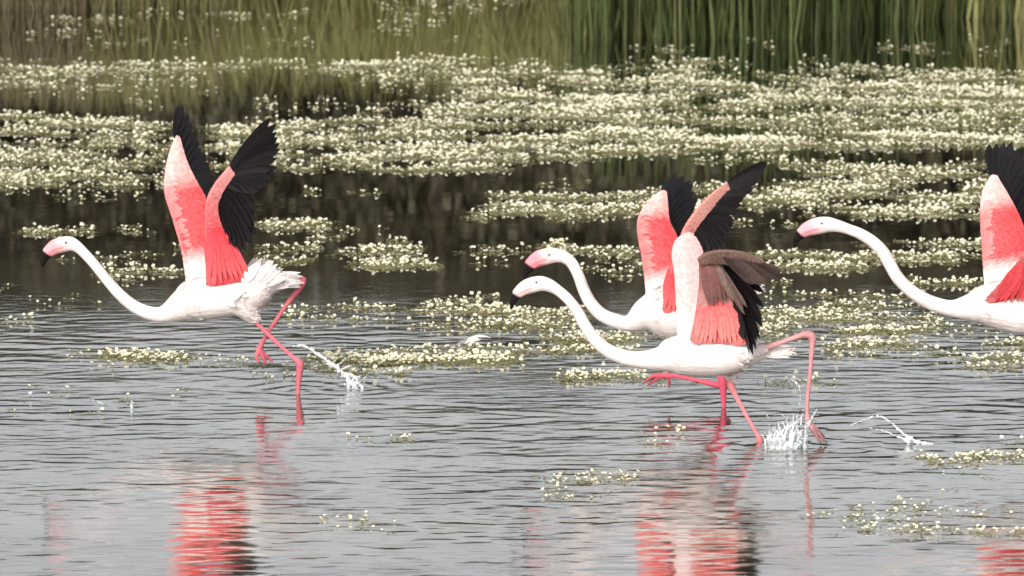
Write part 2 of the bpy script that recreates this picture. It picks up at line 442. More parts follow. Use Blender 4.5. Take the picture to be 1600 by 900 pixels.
        # covert feathers, overlapping like shingles, on both faces
        if scales:
            V = []; C = []; Fc = []
            rows, cols_n = 11, 30
            for face in (1, -1):
                for r in range(rows):
                    v0 = 0.02 + 0.9 * (r / rows)
                    for q in range(cols_n):
                        u0 = min(0.985, max(0.015, (q + 0.5 * (r % 2) + rng.uniform(-.2, .2)) / cols_n))
                        p, n, ch = surf(u0, v0, 0)
                        clen = np.linalg.norm(ch)
                        th = thick * 0.5 * (1 - 0.45 * u0) * (0.4 + 0.6 * math.sin(math.pi * min(1, v0 ** 0.55)))
                        d = ch / clen
                        iu = min(int(u0 * (nu - 1)), nu - 2)
                        span = L3[iu + 1] - L3[iu]; span = span / (np.linalg.norm(span) + 1e-9)
                        dirv = d + span * rng.uniform(0.0, 0.45); dirv /= np.linalg.norm(dirv)
                        ln = min(scale_len, clen * 0.32 + 0.012) * rng.uniform(0.85, 1.15)
                        root = p + n * face * (th * 0.8)
                        v1 = min(1.0, v0 + ln / clen)
                        p1, n1, _ = surf(u0, v1, 0)
                        th1 = thick * 0.5 * (1 - 0.45 * u0) * (0.3 + 0.7 * math.sin(math.pi * min(1, v1 ** 0.55))) * (0.3 if v1 > .93 else 1)
                        tip = p1 + (dirv - d) * ln * 0.6 + n1 * face * (th1 + 0.002)
                        bv, bf = blade(root, tip, ln * rng.uniform(0.6, 0.8), span, 0.05 * face, rng.normal(0, 0.05), 'scale', 0.0006, 4)
                        b0 = len(V); V += bv; Fc += [tuple(x + b0 for x in f) for f in bf]
                        cc = colour(u0, v0 + 0.04) * rng.uniform(0.88, 1.07)
                        for k in range(len(bv)):
                            t = (k // 3) / 4
                            C.append(np.clip(cc * (1 - 0.14 * t * t) + np.array((0.84, 0.5, 0.48)) * 0.14 * t * t * min(1, cc[0] * 1.6), 0, 0.9))
            tag(mesh_obj("covert_feathers", V, Fc, M_FEATH, o, C), kind="stuff")
        self.surf = surf
        return o
    def fan(self, parent, roots, tips, n, width_px, colour, name="flight_feather", bend=0.06, shape='flight', mat=None, jitter=2.0, twist=0.22, tipcol=None, flank=False):
        R = catmull(roots, n) if len(roots) > 1 else np.repeat(np.array(roots, float), n, 0)
        T = catmull(tips, n)
        R3 = np.array([self.w(*p) for p in R])
        T3 = np.array([self.w(p[0] + rng.normal(0, jitter), p[1] + rng.normal(0, jitter), p[2]) for p in T])
        across = np.gradient(T3, axis=0) + np.gradient(R3, axis=0)
        for i in range(n):
            wpx = width_px * rng.uniform(0.9, 1.1)
            if flank:
                ax = T3[i] - R3[i]; across[i] = np.array([-ax[2], rng.normal(0, .25) * np.linalg.norm(ax), ax[0]])
            V, Fc = blade(R3[i], T3[i], wpx / self.s, across[i], bend, twist, shape, 0.0011, 10)
            c = np.array(colour) * rng.uniform(0.8, 1.2)
            C = []
            for k in range(len(V)):
                t = (k // 3) / 10
                cc = c if tipcol is None else c * (1 - t) + np.array(tipcol) * t
                C.append(np.clip(cc, 0, .9))
            mesh_obj(name, V, Fc, mat or M_DARKF, parent, C)

WHITE = (0.69, 0.645, 0.628); PINKW = (0.83, 0.66, 0.64); CORAL = (0.73, 0.054, 0.064); CORAL2 = (0.68, 0.042, 0.06)
PALE = (0.84, 0.42, 0.39); BLACK = (0.0075, 0.006, 0.0075); BILLK = (0.007, 0.006, 0.006)

def head_neck(b, pts, dy=0.0, bill=(0.80, 0.40, 0.41), face=(0.82, 0.55, 0.54)):
    """pts: (px, py, r) from the bill tip on; the first three are black, then pink bill, pale face, white neck"""
    rows = []
    for i, (x, y, r) in enumerate(pts):
        c = BILLK if i < 2 else (bill if i < 4 else (face if i < 5 else WHITE))
        df = 0.8 if i < 4 else (0.72 if i < 8 else 0.95)
        rows.append((x, y, r, df, dy, *c))
    return rows
def torso(secs, dmax=36):
    return [(x, 0.5 * (t + bt), 0.5 * (bt - t), min(1.15, dmax / (0.5 * (bt - t))), 0.0, *WHITE) for x, t, bt in secs]

def build_body(b, head, secs, eye, shoulders, bill=(0.78, 0.30, 0.33), face=(0.80, 0.50, 0.50)):
    rows = head_neck(b, head, 0.0, bill, face) + torso(secs)
    # crisp black tip: double the station where black meets pink
    k = rows[1]; nx = rows[2]
    mid = tuple(0.12 * a + 0.88 * c for a, c in zip(k[:5], nx[:5])) + tuple(k[5:])
    mid2 = tuple(0.06 * a + 0.94 * c for a, c in zip(k[:5], nx[:5])) + tuple(nx[5:])
    b.gape = [(0.5 * (p[0] + q[0]), 0.5 * (p[1] + q[1]) + 0.28 * p[2]) for p, q in ((head[2], head[2]), (head[2], head[3]), (head[3], head[3]), (head[3], head[4]), (head[4], head[4]))]
    b.eye_px = eye
    rows = rows[:2] + [mid, mid2] + rows[2:]
    b.loft(rows, 260, 22)
    for sg in (-1, 1):
        b.loft([(x, y, r, 0.8, sg * 0.052, *WHITE) for x, y, r in shoulders], 24, 14)
    b.trunk_px = secs[0][0] - 12

def rump(b, parent_roots, tips, n, w, colour=WHITE, name="tail_feather", jitter=2.5):
    b.fan(b.root, parent_roots, tips, n, w, colour, name, 0.05, 'plume', M_FEATH, jitter, rng.normal(0, .2), None, True)

# ------------------------------------------------------------------ flamingo running alone
L_RED, L_PALE = (0.56, 0.14, 0.17), (0.56, 0.26, 0.27)
def add_leg(b, thigh, leg, toes, colour, dy, toe_c):
    b.limb([(x, y, r, WHITE) for x, y, r in thigh], WHITE, dy, df=0.9)
    b.limb([(x, y, r, tuple(np.array(colour) * (0.82 if r >= 6 else 0.95 + 0.12 * math.sin(7 * i)))) for i, (x, y, r) in enumerate(leg)], colour, dy)
    for i, t in enumerate(toes):
        b.limb([(x, y, r, tuple(np.array(colour) * (1 - j / 2) + np.array(toe_c) * (j / 2)), (i - 1) * 0.012 * j) for j, (x, y, r) in enumerate(t)], colour, dy)

STOPS_FAR = [(0, WHITE), (0.14, WHITE), (0.26, CORAL), (0.60, CORAL), (0.72, PALE), (1, (0.84, 0.50, 0.47))]
STOPS_NEAR = [(0, CORAL2), (0.42, CORAL2), (0.6, (0.76, 0.16, 0.17)), (0.8, (0.79, 0.27, 0.27)), (1, (0.78, 0.32, 0.31))]

b1 = Bird(350, 612, "flamingo running alone over the water with wings raised, beside a small splash")
build_body(b1,
    [(66, 418, 2.5), (68, 407, 5.5), (75, 394, 9.5), (86, 386, 12), (98, 382, 12.5), (110, 381, 11.5), (121, 386, 9), (133, 397, 8), (150, 416, 8),
     (170, 441, 8.3), (190, 463, 9), (210, 479, 9.8), (232, 489, 11), (254, 491, 13)],
    [(285, 452, 503), (300, 438, 502), (320, 433, 500), (345, 434, 497), (370, 434, 493), (390, 424, 487), (410, 416, 473), (428, 424, 458), (446, 431, 450), (460, 436, 443)],
    (104, 378), [(292, 462, 8), (308, 452, 17), (345, 450, 16), (382, 446, 9)])
add_leg(b1, [(368, 462, 30), (384, 483, 19), (397, 502, 7)], [(396, 500, 5), (428, 531, 4.4), (460, 560, 4.6), (469, 568, 6.8), (468, 580, 6), (466, 608, 4.4), (466, 645, 4.4)], [], L_RED, -0.045, L_RED)
add_leg(b1, [(395, 455, 18), (425, 448, 10), (442, 444, 6)], [(440, 445, 5), (460, 439, 5), (472, 437, 7.5), (470, 447, 6.2), (450, 473, 4.8), (426, 508, 4.6), (411, 533, 4.8), (405, 545, 6)],
        [[(405, 545, 5), (401, 556, 4.2), (404, 567, 2.6)], [(405, 545, 5), (410, 557, 4.2), (416, 568, 2.6)], [(405, 545, 5), (415, 555, 4.2), (427, 566, 2.4)]], L_RED, 0.05, (0.45, 0.08, 0.10))
b1.finish_body()
b1.eye(103, 379, -9.6 / b1.s)
w = b1.wing([(292, 455, .07), (283, 392, .09), (268, 340, .11), (256, 300, .14), (258, 265, .17), (266, 233, .20), (275, 212, .24)],
            [(345, 440, .05), (332, 395, .07), (328, 350, .09), (324, 315, .12), (306, 282, .17), (292, 252, .20), (281, 214, .24)], STOPS_FAR, "far wing raised, coral coverts facing the camera")
b1.fan(w, [(276, 224, .245), (290, 262, .21), (308, 290, .175), (322, 318, .14)],
       [(277, 163, .38), (286, 164, .38), (296, 178, .37), (304, 198, .36), (312, 220, .34), (322, 245, .32), (332, 272, .30), (340, 300, .27), (346, 335, .22)], 15, 16, BLACK)
w = b1.wing([(322, 446, -.098), (321, 400, -.115), (320, 350, -.14), (323, 311, -.17), (337, 284, -.19), (358, 259, -.21)],
            [(394, 434, -.085), (370, 400, -.095), (350, 365, -.115), (339, 328, -.14), (347, 302, -.165), (366, 273, -.195)], STOPS_NEAR, "near wing with folded arm and black flight feathers", flip=-1, edge=(0.78, 0.3, 0.3))
b1.fan(w, [(360, 260, -.20), (364, 270, -.19), (352, 290, -.17)],
       [(423, 188, -.30), (429, 198, -.30), (433, 210, -.30), (435, 226, -.29), (434, 244, -.28), (428, 262, -.27), (418, 282, -.26), (406, 300, -.24)], 13, 15, BLACK)
b1.fan(w, [(356, 278, -.175), (344, 302, -.155), (338, 325, -.13)],
       [(398, 318, -.22), (396, 345, -.20), (394, 370, -.18), (390, 392, -.16), (378, 394, -.145), (364, 386, -.13), (352, 376, -.12)], 13, 19, BLACK)
b1.fan(w, [(326, 350, -.135), (330, 345, -.132), (336, 345, -.128)],
       [(328, 441, -.112), (342, 443, -.110), (356, 441, -.107), (370, 439, -.103), (382, 436, -.098), (392, 431, -.092), (386, 416, -.096)], 10, 15, CORAL2, "covert_feather", 0.05, 'plume', M_FEATH, 1.0, 0.3, (0.80, 0.13, 0.14))
rump(b1, [(382, 438, .05), (392, 440, -.03), (404, 440, .03)], [(398, 402, .05), (408, 403, -.04), (418, 405, .05), (430, 410, -.04), (442, 420, .03)], 16, 14, WHITE, "rump_plume", 1.0)
rump(b1, [(378, 440, -.09), (392, 444, -.085), (408, 446, -.07)], [(402, 410, -.10), (418, 413, -.10), (436, 421, -.09), (448, 433, -.08)], 14, 15, (0.70, 0.63, 0.61), "rump_plume", 1.0)
rump(b1, [(410, 432, .03), (414, 440, -.03), (412, 448, -.03)], [(466, 427, .05), (472, 433, .02), (471, 440, -.02), (458, 450, -.05)], 16, 10)

# ------------------------------------------------------------------ flamingo in front, wing bent
b2 = Bird(1120, 692, "flamingo with a bent brownish wing and trailing leg, large splash between its feet")
build_body(b2,
    [(799, 484, 2.2), (801, 472, 5), (808, 459, 8.5), (818, 451, 11), (830, 446, 12.5), (845, 443, 12), (858, 446, 10.5), (872, 454, 8.6), (888, 468, 8.5), (903, 488, 9),
     (915, 510, 9.5), (930, 531, 10), (950, 548, 11), (975, 558, 12), (1000, 562, 13.5)],
    [(1030, 542, 580), (1050, 528, 584), (1075, 521, 587), (1100, 522, 588), (1130, 527, 586), (1160, 533, 577), (1185, 538, 565), (1210, 541, 556), (1234, 544, 551)],
    (838, 440), [(1058, 540, 9), (1080, 536, 15), (1120, 540, 15), (1160, 544, 9)], bill=(0.82, 0.62, 0.60), face=(0.82, 0.68, 0.65))
add_leg(b2, [(1122, 554, 28), (1137, 579, 15), (1141, 592, 7)], [(1140, 590, 5), (1142, 602, 7), (1149, 617, 5.5), (1170, 656, 4.5), (1182, 677, 4.8), (1187, 687, 6), (1186, 700, 4.2), (1180, 725, 4)], [], (0.60, 0.20, 0.22), 0.045, L_RED)
add_leg(b2, [(1150, 560, 20), (1176, 549, 11), (1197, 544, 7)], [(1190, 546, 6), (1215, 537, 5.2), (1240, 528, 5), (1260, 522, 6.2), (1269, 526, 7.2), (1269, 540, 5.8), (1266, 580, 4.6), (1262, 620, 4.5), (1261, 645, 4.8), (1263, 660, 6.2)],
        [[(1263, 660, 5.2), (1272, 676, 4.2), (1284, 694, 2.4)], [(1263, 660, 5.2), (1276, 675, 4.2), (1292, 692, 2.4)], [(1263, 660, 5.2), (1278, 672, 4), (1290, 686, 2.4)]], L_PALE, -0.05, (0.16, 0.09, 0.085))
b2.finish_body()
b2.eye(838, 441, -9.4 / b2.s)
PF = (0.80, 0.43, 0.43)
w = b2.wing([(1058, 528, .07), (1056, 475, .08), (1053, 425, .10), (1049, 397, .12), (1056, 376, .15), (1070, 364, .18)],
            [(1112, 515, .05), (1107, 470, .06), (1104, 430, .08), (1101, 408, .11), (1096, 388, .14), (1082, 367, .18)],
            [(0, WHITE), (0.12, (0.83, 0.68, 0.66)), (0.3, (0.81, 0.50, 0.49)), (0.7, PF), (1, (0.82, 0.48, 0.47))], "far wing seen edge on, pale pink", edge=(0.85, 0.66, 0.64))
b2.fan(w, [(1080, 374, .19), (1100, 410, .13), (1108, 450, .09)], [(1120, 402, .48), (1130, 420, .46), (1138, 445, .40), (1140, 480, .30), (1136, 505, .2)], 14, 17, BLACK)
MAUVE = (0.25, 0.095, 0.09); BROWN = (0.20, 0.13, 0.10)
w = b2.wing([(1078, 532, -.10), (1086, 490, -.112), (1092, 445, -.135), (1092, 412, -.165), (1095, 397, -.195)],
            [(1170, 536, -.088), (1155, 490, -.10), (1142, 455, -.125), (1130, 425, -.165), (1114, 401, -.195)],
            [(0, (0.78, 0.20, 0.20)), (0.10, CORAL), (0.34, CORAL), (0.42, (0.62, 0.26, 0.25)), (0.7, MAUVE), (1, MAUVE)], "near wing with coral base and mauve brown arm", flip=-1, edge=(0.55, 0.30, 0.28), edge_w=0.2)
b2.fan(w, [(1094, 482, -.12), (1118, 470, -.12), (1140, 476, -.112)],
       [(1088, 531, -.112), (1104, 535, -.110), (1120, 537, -.108), (1136, 537, -.105), (1152, 536, -.10), (1166, 532, -.095)], 11, 15, (0.78, 0.13, 0.13), "covert_feather", 0.06, 'plume', M_FEATH, 1.2, 0.35, (0.80, 0.26, 0.24))
b2.fan(w, [(1128, 412, -.175), (1138, 432, -.15), (1146, 462, -.125)],
       [(1190, 436, -.26), (1191, 465, -.24), (1190, 500, -.21), (1186, 530, -.18), (1180, 548, -.15), (1172, 557, -.13), (1164, 530, -.12)], 15, 18, BLACK)
b2.fan(w, [(1118, 410, -.19), (1126, 416, -.19)], [(1150, 470, -.19), (1164, 492, -.20), (1168, 480, -.215)], 4, 11, (0.15, 0.10, 0.085), "flight_feather", 0.05)
b2.fan(w, [(1098, 408, -.185), (1108, 404, -.185), (1118, 408, -.185)], [(1108, 478, -.145), (1122, 476, -.14), (1136, 474, -.14), (1146, 470, -.15)], 9, 12, (0.23, 0.09, 0.085), "covert_feather", 0.05, 'plume', M_FEATH, 1.5, 0.3, (0.18, 0.09, 0.08))
w2 = b2.wing([(1091, 402, -.195), (1104, 394, -.21), (1130, 390, -.25), (1165, 394, -.31), (1195, 408, -.37)],
             [(1096, 416, -.185), (1112, 412, -.20), (1132, 413, -.235), (1158, 422, -.29), (1186, 430, -.35)],
             [(0, (0.20, 0.10, 0.085)), (0.35, (0.12, 0.07, 0.055)), (1, (0.05, 0.03, 0.025))], "outer wing bent over at the wrist, brown", edge=(0.27, 0.17, 0.14), flip=-1, scale_len=0.045)
b2.fan(w2, [(1130, 402, -.26), (1160, 408, -.31), (1190, 414, -.37)], [(1172, 440, -.33), (1190, 443, -.36), (1206, 441, -.39), (1218, 436, -.42), (1224, 430, -.44), (1220, 422, -.44)], 11, 13, (0.05, 0.032, 0.028))
rump(b2, [(1168, 540, -.06), (1176, 544, -.05)], [(1176, 524, -.09), (1184, 530, -.08), (1192, 540, -.06), (1196, 548, -.05)], 6, 7, WHITE, "rump_plume")
rump(b2, [(1190, 545, .03), (1195, 549, 0), (1190, 554, -.03)], [(1238, 540, .05), (1240, 545, .02), (1238, 550, -.02), (1226, 556, -.05)], 9, 9)

# ------------------------------------------------------------------ flamingo just behind it
b3 = Bird(1075, 634, "flamingo half hidden behind the bent-winged one, black wing tip swept back")
build_body(b3,
    [(820, 438, 2.6), (822, 426, 6), (829, 413, 10), (840, 405, 12.5), (853, 401, 13), (868, 399, 11.5), (882, 402, 10), (894, 412, 9), (904, 431, 9), (912, 453, 9.5),
     (923, 474, 10), (939, 491, 10.5), (960, 501, 11.5), (982, 505, 13)],
    [(1008, 466, 520), (1024, 452, 527), (1044, 447, 530), (1068, 446, 527), (1092, 446, 520), (1112, 442, 508), (1132, 438, 492), (1152, 439, 478), (1172, 442, 466), (1188, 447, 456)],
    (858, 396), [(1016, 474, 8), (1034, 464, 17), (1068, 462, 16), (1104, 458, 9)], bill=(0.78, 0.25, 0.29))
add_leg(b3, [(1075, 500, 24), (1100, 530, 14), (1112, 550, 7)], [(1111, 548, 5), (1121, 578, 4.6), (1129, 597, 6.8), (1130, 610, 6), (1131, 640, 4.5), (1131, 668, 4.5)], [], (0.66, 0.10, 0.16), -0.045, L_RED)
add_leg(b3, [(1062, 500, 24), (1094, 535, 13), (1108, 556, 7)], [(1107, 554, 5), (1124, 583, 4.8), (1137, 601, 7.2), (1126, 602, 6.2), (1092, 595, 4.6), (1060, 588, 4.6), (1038, 586, 5.6)],
        [[(1038, 586, 5), (1020, 588, 4.2), (1004, 600, 2.4)], [(1038, 586, 5), (1024, 593, 4), (1012, 603, 2.4)], [(1042, 587, 4.4), (1046, 597, 3.4), (1045, 607, 2.2)]], (0.66, 0.11, 0.16), 0.05, (0.25, 0.06, 0.07))
b3.finish_body()
b3.eye(858, 398, -9.6 / b3.s)
w = b3.wing([(1010, 470, .07), (1004, 415, .09), (995, 360, .11), (998, 336, .14), (1014, 314, .17), (1032, 298, .21)],
            [(1066, 450, .05), (1063, 410, .07), (1060, 375, .10), (1047, 350, .14), (1044, 325, .18), (1042, 300, .21)],
            [(0, WHITE), (0.12, WHITE), (0.24, CORAL), (0.66, CORAL), (0.78, PALE), (1, (0.84, 0.55, 0.5))], "far wing raised, coral coverts facing the camera")
b3.fan(w, [(1038, 304, .215), (1045, 335, .19), (1054, 360, .15), (1062, 390, .11)],
       [(1042, 284, .36), (1050, 275, .37), (1060, 272, .37), (1072, 277, .36), (1082, 288, .35), (1087, 306, .33), (1088, 330, .30), (1084, 355, .27), (1082, 385, .22)], 15, 14, BLACK)
w = b3.wing([(1034, 488, -.098), (1040, 445, -.115), (1052, 402, -.14), (1067, 358, -.17), (1086, 329, -.19), (1113, 301, -.21), (1136, 285, -.23)],
            [(1106, 478, -.085), (1094, 440, -.10), (1084, 400, -.12), (1084, 366, -.15), (1099, 343, -.175), (1123, 315, -.20), (1141, 295, -.23)],
            [(0, CORAL2), (0.36, CORAL2), (0.5, (0.62, 0.2, 0.18)), (0.7, (0.60, 0.27, 0.23)), (1, (0.48, 0.22, 0.18))], "near wing swept back with brownish pink arm", flip=-1, edge=(0.72, 0.36, 0.32))
b3.fan(w, [(1134, 290, -.22), (1120, 312, -.20), (1106, 332, -.18)],
       [(1200, 250, -.34), (1198, 256, -.335), (1192, 266, -.33), (1184, 280, -.32), (1174, 296, -.31), (1164, 312, -.29), (1154, 330, -.27), (1146, 350, -.25)], 12, 13, BLACK)
b3.fan(w, [(1106, 334, -.175), (1092, 352, -.16), (1080, 372, -.14)],
       [(1144, 354, -.23), (1136, 374, -.21), (1128, 390, -.19), (1114, 394, -.18), (1100, 394, -.165), (1086, 390, -.15)], 11, 17, BLACK)
b3.fan(w, [(1046, 420, -.128), (1054, 410, -.128), (1064, 410, -.125)],
       [(1038, 485, -.112), (1052, 487, -.112), (1066, 487, -.11), (1082, 485, -.105), (1096, 480, -.10), (1104, 470, -.096)], 10, 14, CORAL2, "covert_feather", 0.05, 'plume', M_FEATH, 1.0, 0.3, (0.80, 0.15, 0.15))
rump(b3, [(1150, 448, .03), (1153, 453, -.01), (1150, 460, -.03)], [(1190, 440, .05), (1194, 446, .02), (1192, 452, -.02), (1180, 460, -.05)], 9, 10)

# ------------------------------------------------------------------ flamingo running in from the side, last of the row
b4 = Bird(1600, 667, "last flamingo of the row, raised wings, red near wing base darkened as shade")
build_body(b4,
    [(1241, 386, 2.4), (1244, 375, 5.5), (1252, 364, 9), (1264, 357, 12), (1278, 353, 13.5), (1292, 351, 12.5), (1308, 353, 10), (1325, 358, 8.6), (1345, 366, 9), (1365, 379, 9.5),
     (1381, 396, 10), (1391, 414, 10), (1402, 433, 10), (1418, 450, 10), (1440, 466, 11), (1465, 477, 12), (1488, 482, 13.5)],
    [(1515, 459, 502), (1532, 448, 507), (1552, 441, 513), (1575, 438, 519), (1600, 438, 523), (1622, 438, 518), (1644, 438, 506), (1664, 438, 490), (1684, 440, 474), (1702, 446, 459)],
    (1284, 347), [(1532, 468, 8), (1550, 458, 17), (1590, 455, 16), (1626, 452, 9)], bill=(0.77, 0.34, 0.39))
add_leg(b4, [(1605, 492, 26), (1630, 525, 14), (1642, 541, 7)], [(1641, 539, 5), (1670, 583, 4.6), (1690, 603, 7), (1688, 618, 6), (1686, 662, 4.4), (1686, 692, 4.4)], [], L_RED, -0.045, L_RED)
add_leg(b4, [(1640, 478, 18), (1672, 474, 9), (1690, 471, 6)], [(1688, 472, 5), (1704, 467, 5.5), (1713, 466, 7.2), (1711, 477, 6), (1690, 505, 4.7), (1662, 545, 4.7), (1648, 574, 5.8)],
        [[(1648, 574, 5), (1645, 586, 4), (1648, 598, 2.5)], [(1648, 574, 5), (1653, 586, 4), (1660, 597, 2.5)], [(1648, 574, 5), (1658, 584, 4), (1670, 594, 2.4)]], L_RED, 0.05, (0.45, 0.08, 0.1))
b4.finish_body()
b4.eye(1284, 349, -9.9 / b4.s)
w = b4.wing([(1538, 455, .07), (1534, 395, .09), (1531, 340, .12), (1534, 302, .16), (1548, 274, .20)],
            [(1604, 438, .05), (1604, 400, .07), (1602, 362, .10), (1588, 328, .14), (1558, 276, .20)],
            [(0, WHITE), (0.12, (0.83, 0.7, 0.68)), (0.24, CORAL), (0.62, CORAL), (0.74, PALE), (1, (0.84, 0.58, 0.54))], "far wing raised, coral coverts facing the camera")
b4.fan(w, [(1552, 282, .205), (1572, 312, .17), (1592, 340, .13), (1602, 370, .10)],
       [(1544, 230, .36), (1552, 223, .37), (1564, 220, .37), (1578, 222, .36), (1594, 232, .35), (1610, 250, .33), (1624, 275, .31), (1634, 310, .27), (1640, 350, .22)], 15, 17, BLACK)
w = b4.wing([(1538, 470, -.098), (1572, 432, -.115), (1598, 398, -.14), (1612, 350, -.17), (1632, 318, -.20)],
            [(1630, 470, -.085), (1640, 440, -.095), (1640, 400, -.12), (1634, 362, -.15), (1648, 328, -.195)],
            [(0, (0.55, 0.05, 0.06)), (0.4, (0.55, 0.05, 0.06)), (0.6, (0.6, 0.17, 0.17)), (1, (0.7, 0.33, 0.30))], "near wing sloping back, red base with shade put into its colour", flip=-1, edge=(0.62, 0.28, 0.27))  # base red is darkened to paint in the shade on the tilted wing
b4.fan(w, [(1642, 314, -.20), (1638, 345, -.17)], [(1708, 235, -.3), (1718, 262, -.3), (1714, 300, -.28), (1694, 345, -.24)], 12, 16, BLACK)
b4.fan(w, [(1636, 350, -.165), (1634, 385, -.13)], [(1690, 355, -.22), (1688, 400, -.19), (1676, 440, -.15)], 10, 19, BLACK)
b4.fan(w, [(1592, 412, -.135), (1606, 404, -.135), (1618, 404, -.13)], [(1552, 471, -.112), (1572, 473, -.112), (1594, 473, -.112), (1614, 471, -.11), (1630, 466, -.105)], 10, 17, (0.55, 0.05, 0.06), "covert_feather", 0.05, 'plume', M_FEATH, 1.0, 0.3)  # coverts share that red, with the shade in their colour
rump(b4, [(1662, 448, .03), (1665, 453, -.01), (1662, 460, -.03)], [(1704, 440, .05), (1708, 446, .02), (1706, 452, -.02), (1694, 460, -.05)], 9, 10)

# ------------------------------------------------------------------ splashes
def splash(name, label, parts, base_py, voxel=0.0035, drops=()):
    """parts: strands of (px, py, r_px); drops: (px0, px1, py0, py1, n, rmin, rmax)"""
    Y = depth_of(base_py); s = F_PX / Y
    V = []; Fc = []
    def ball(c, r):
        b0 = len(V)
        for i in range(5):
            th = math.pi * (i + 0.5) / 5
            for k in range(7):
                f = 2 * math.pi * k / 7
                V.append(c + r * np.array([math.sin(th) * math.cos(f), math.sin(th) * math.sin(f), math.cos(th)]))
        for i in range(4):
            for k in range(7):
                Fc.append((b0 + i * 7 + k, b0 + i * 7 + (k + 1) % 7, b0 + (i + 1) * 7 + (k + 1) % 7, b0 + (i + 1) * 7 + k))
        Fc.append(tuple(b0 + k for k in range(7))); Fc.append(tuple(b0 + 28 + k for k in range(7))[::-1])
    for st in parts:
        L = max(3, int(sum(math.hypot(a[0] - c[0], a[1] - c[1]) for a, c in zip(st, st[1:])) / 2.2))
        S = catmull([(p[0], p[1], p[2], p[3] if len(p) > 3 else 0) for p in st], L)
        for x, y, r, dy in S:
            if rng.uniform() < 0.15: continue          # torn into beads
            c = at(x, y, Y + dy); ball(c + rng.normal(0, 0.25 * max(r, .5) / s, 3), max(0.0036, r * rng.uniform(0.75, 1.25) / s))
    for x0, x1, y0, y1, n, r0, r1 in drops:
        for _ in range(n):
            c = at(rng.uniform(x0, x1), rng.uniform(y0, y1), Y + rng.normal(0, 0.05)); ball(c, rng.uniform(r0, r1) / s)
    V = np.array(V); org = np.array([V[:, 0].mean(), Y, 0.0]); V = V - org
    tmp = mesh_obj("tmp", V, Fc, M_SPLASH)
    md = tmp.modifiers.new("r", 'REMESH'); md.mode = 'VOXEL'; md.voxel_size = voxel
    sm = tmp.modifiers.new("s", 'SMOOTH'); sm.factor = 0.5; sm.iterations = 2
    dg = bpy.context.evaluated_depsgraph_get(); dg.update()
    me = bpy.data.meshes.new_from_object(tmp.evaluated_get(dg))
    old = tmp.data; bpy.data.objects.remove(tmp); bpy.data.meshes.remove(old)
    me.polygons.foreach_set("use_smooth", np.ones(len(me.polygons), dtype=bool)); me.name = name
    o = bpy.data.objects.new(name, me); col.objects.link(o); o.location = tuple(org)
    tag(o, label, "splash", kind="stuff" if len(drops) > 0 else None)
splash("water_splash", "thin arc of water ending in a white splash behind the lone flamingo",
       [[(456, 541, 1.6), (472, 540, 2.2), (490, 549, 2.4), (508, 561, 2.8), (520, 570, 3.0), (530, 578, 3.6)],
        [(508, 568, 1.0), (524, 572, 1.6), (538, 562, 0.9)], [(530, 578, 2.4), (540, 586, 2.8), (548, 596, 3.2), (556, 606, 3.4)], [(534, 588, 2.0), (546, 584, 2.0), (556, 592, 2.2), (566, 607, 2.4)],
        [(536, 609, 2.2), (552, 609, 3.0), (568, 609, 2.0)], [(541, 590, 1.4), (544, 600, 2.2), (546, 608, 2.6)]], 607, voxel=0.003,
       drops=[(522, 575, 565, 604, 40, 0.8, 1.5), (538, 564, 586, 608, 46, 1.0, 2.2), (480, 530, 545, 600, 10, 0.7, 1.2)])
st = []
for k in range(70):
    x0 = random.uniform(1196, 1260); h = random.uniform(12, 50) * (0.6 + 0.5 * (x0 - 1200) / 50); lean = random.uniform(-12, 22)
    st.append([(x0, 701, 3.2, random.uniform(-.06, .06)), (x0 + lean * .4, 697 - h * .6, 2.2, random.uniform(-.06, .06)), (x0 + lean, 697 - h, 1.1, random.uniform(-.08, .08))])
st.append([(1244, 655, 1.2), (1249, 632, 1.3), (1250, 612, 1.4), (1246, 600, 1.6), (1236, 592, 1.3)])
splash("water_splash", "large white water splash between the legs of the bent-winged flamingo", st, 698,
       drops=[(1198, 1266, 640, 696, 120, 0.8, 1.9), (1225, 1262, 596, 650, 30, 0.7, 1.3), (1195, 1260, 685, 700, 40, 1.5, 3.2)])
splash("water_splash", "low curved ridge of water trailing behind the bent-winged flamingo",
       [[(1330, 664, 0.9), (1352, 655, 1.2), (1374, 650, 1.8), (1392, 660, 1.8), (1406, 673, 2.2), (1422, 685, 3.0), (1440, 692, 3.4), (1456, 695, 2.6)],
        [(1356, 668, 0.8), (1376, 672, 1.1), (1398, 680, 1.6), (1420, 690, 3.0)]], 694, drops=[(1335, 1440, 645, 685, 16, 0.7, 1.2)])
splash("water_splash", "single small water jet rising from open water", [[(206, 641, 3.0), (206, 634, 2.2), (205, 626, 1.2)]], 638, drops=[(196, 215, 622, 636, 4, 0.7, 1.1)])
splash("water_splash", "tiny low streak of thrown water on open water", [[(146, 625, 1.2), (154, 628, 1.6), (162, 631, 1.3)]], 632)

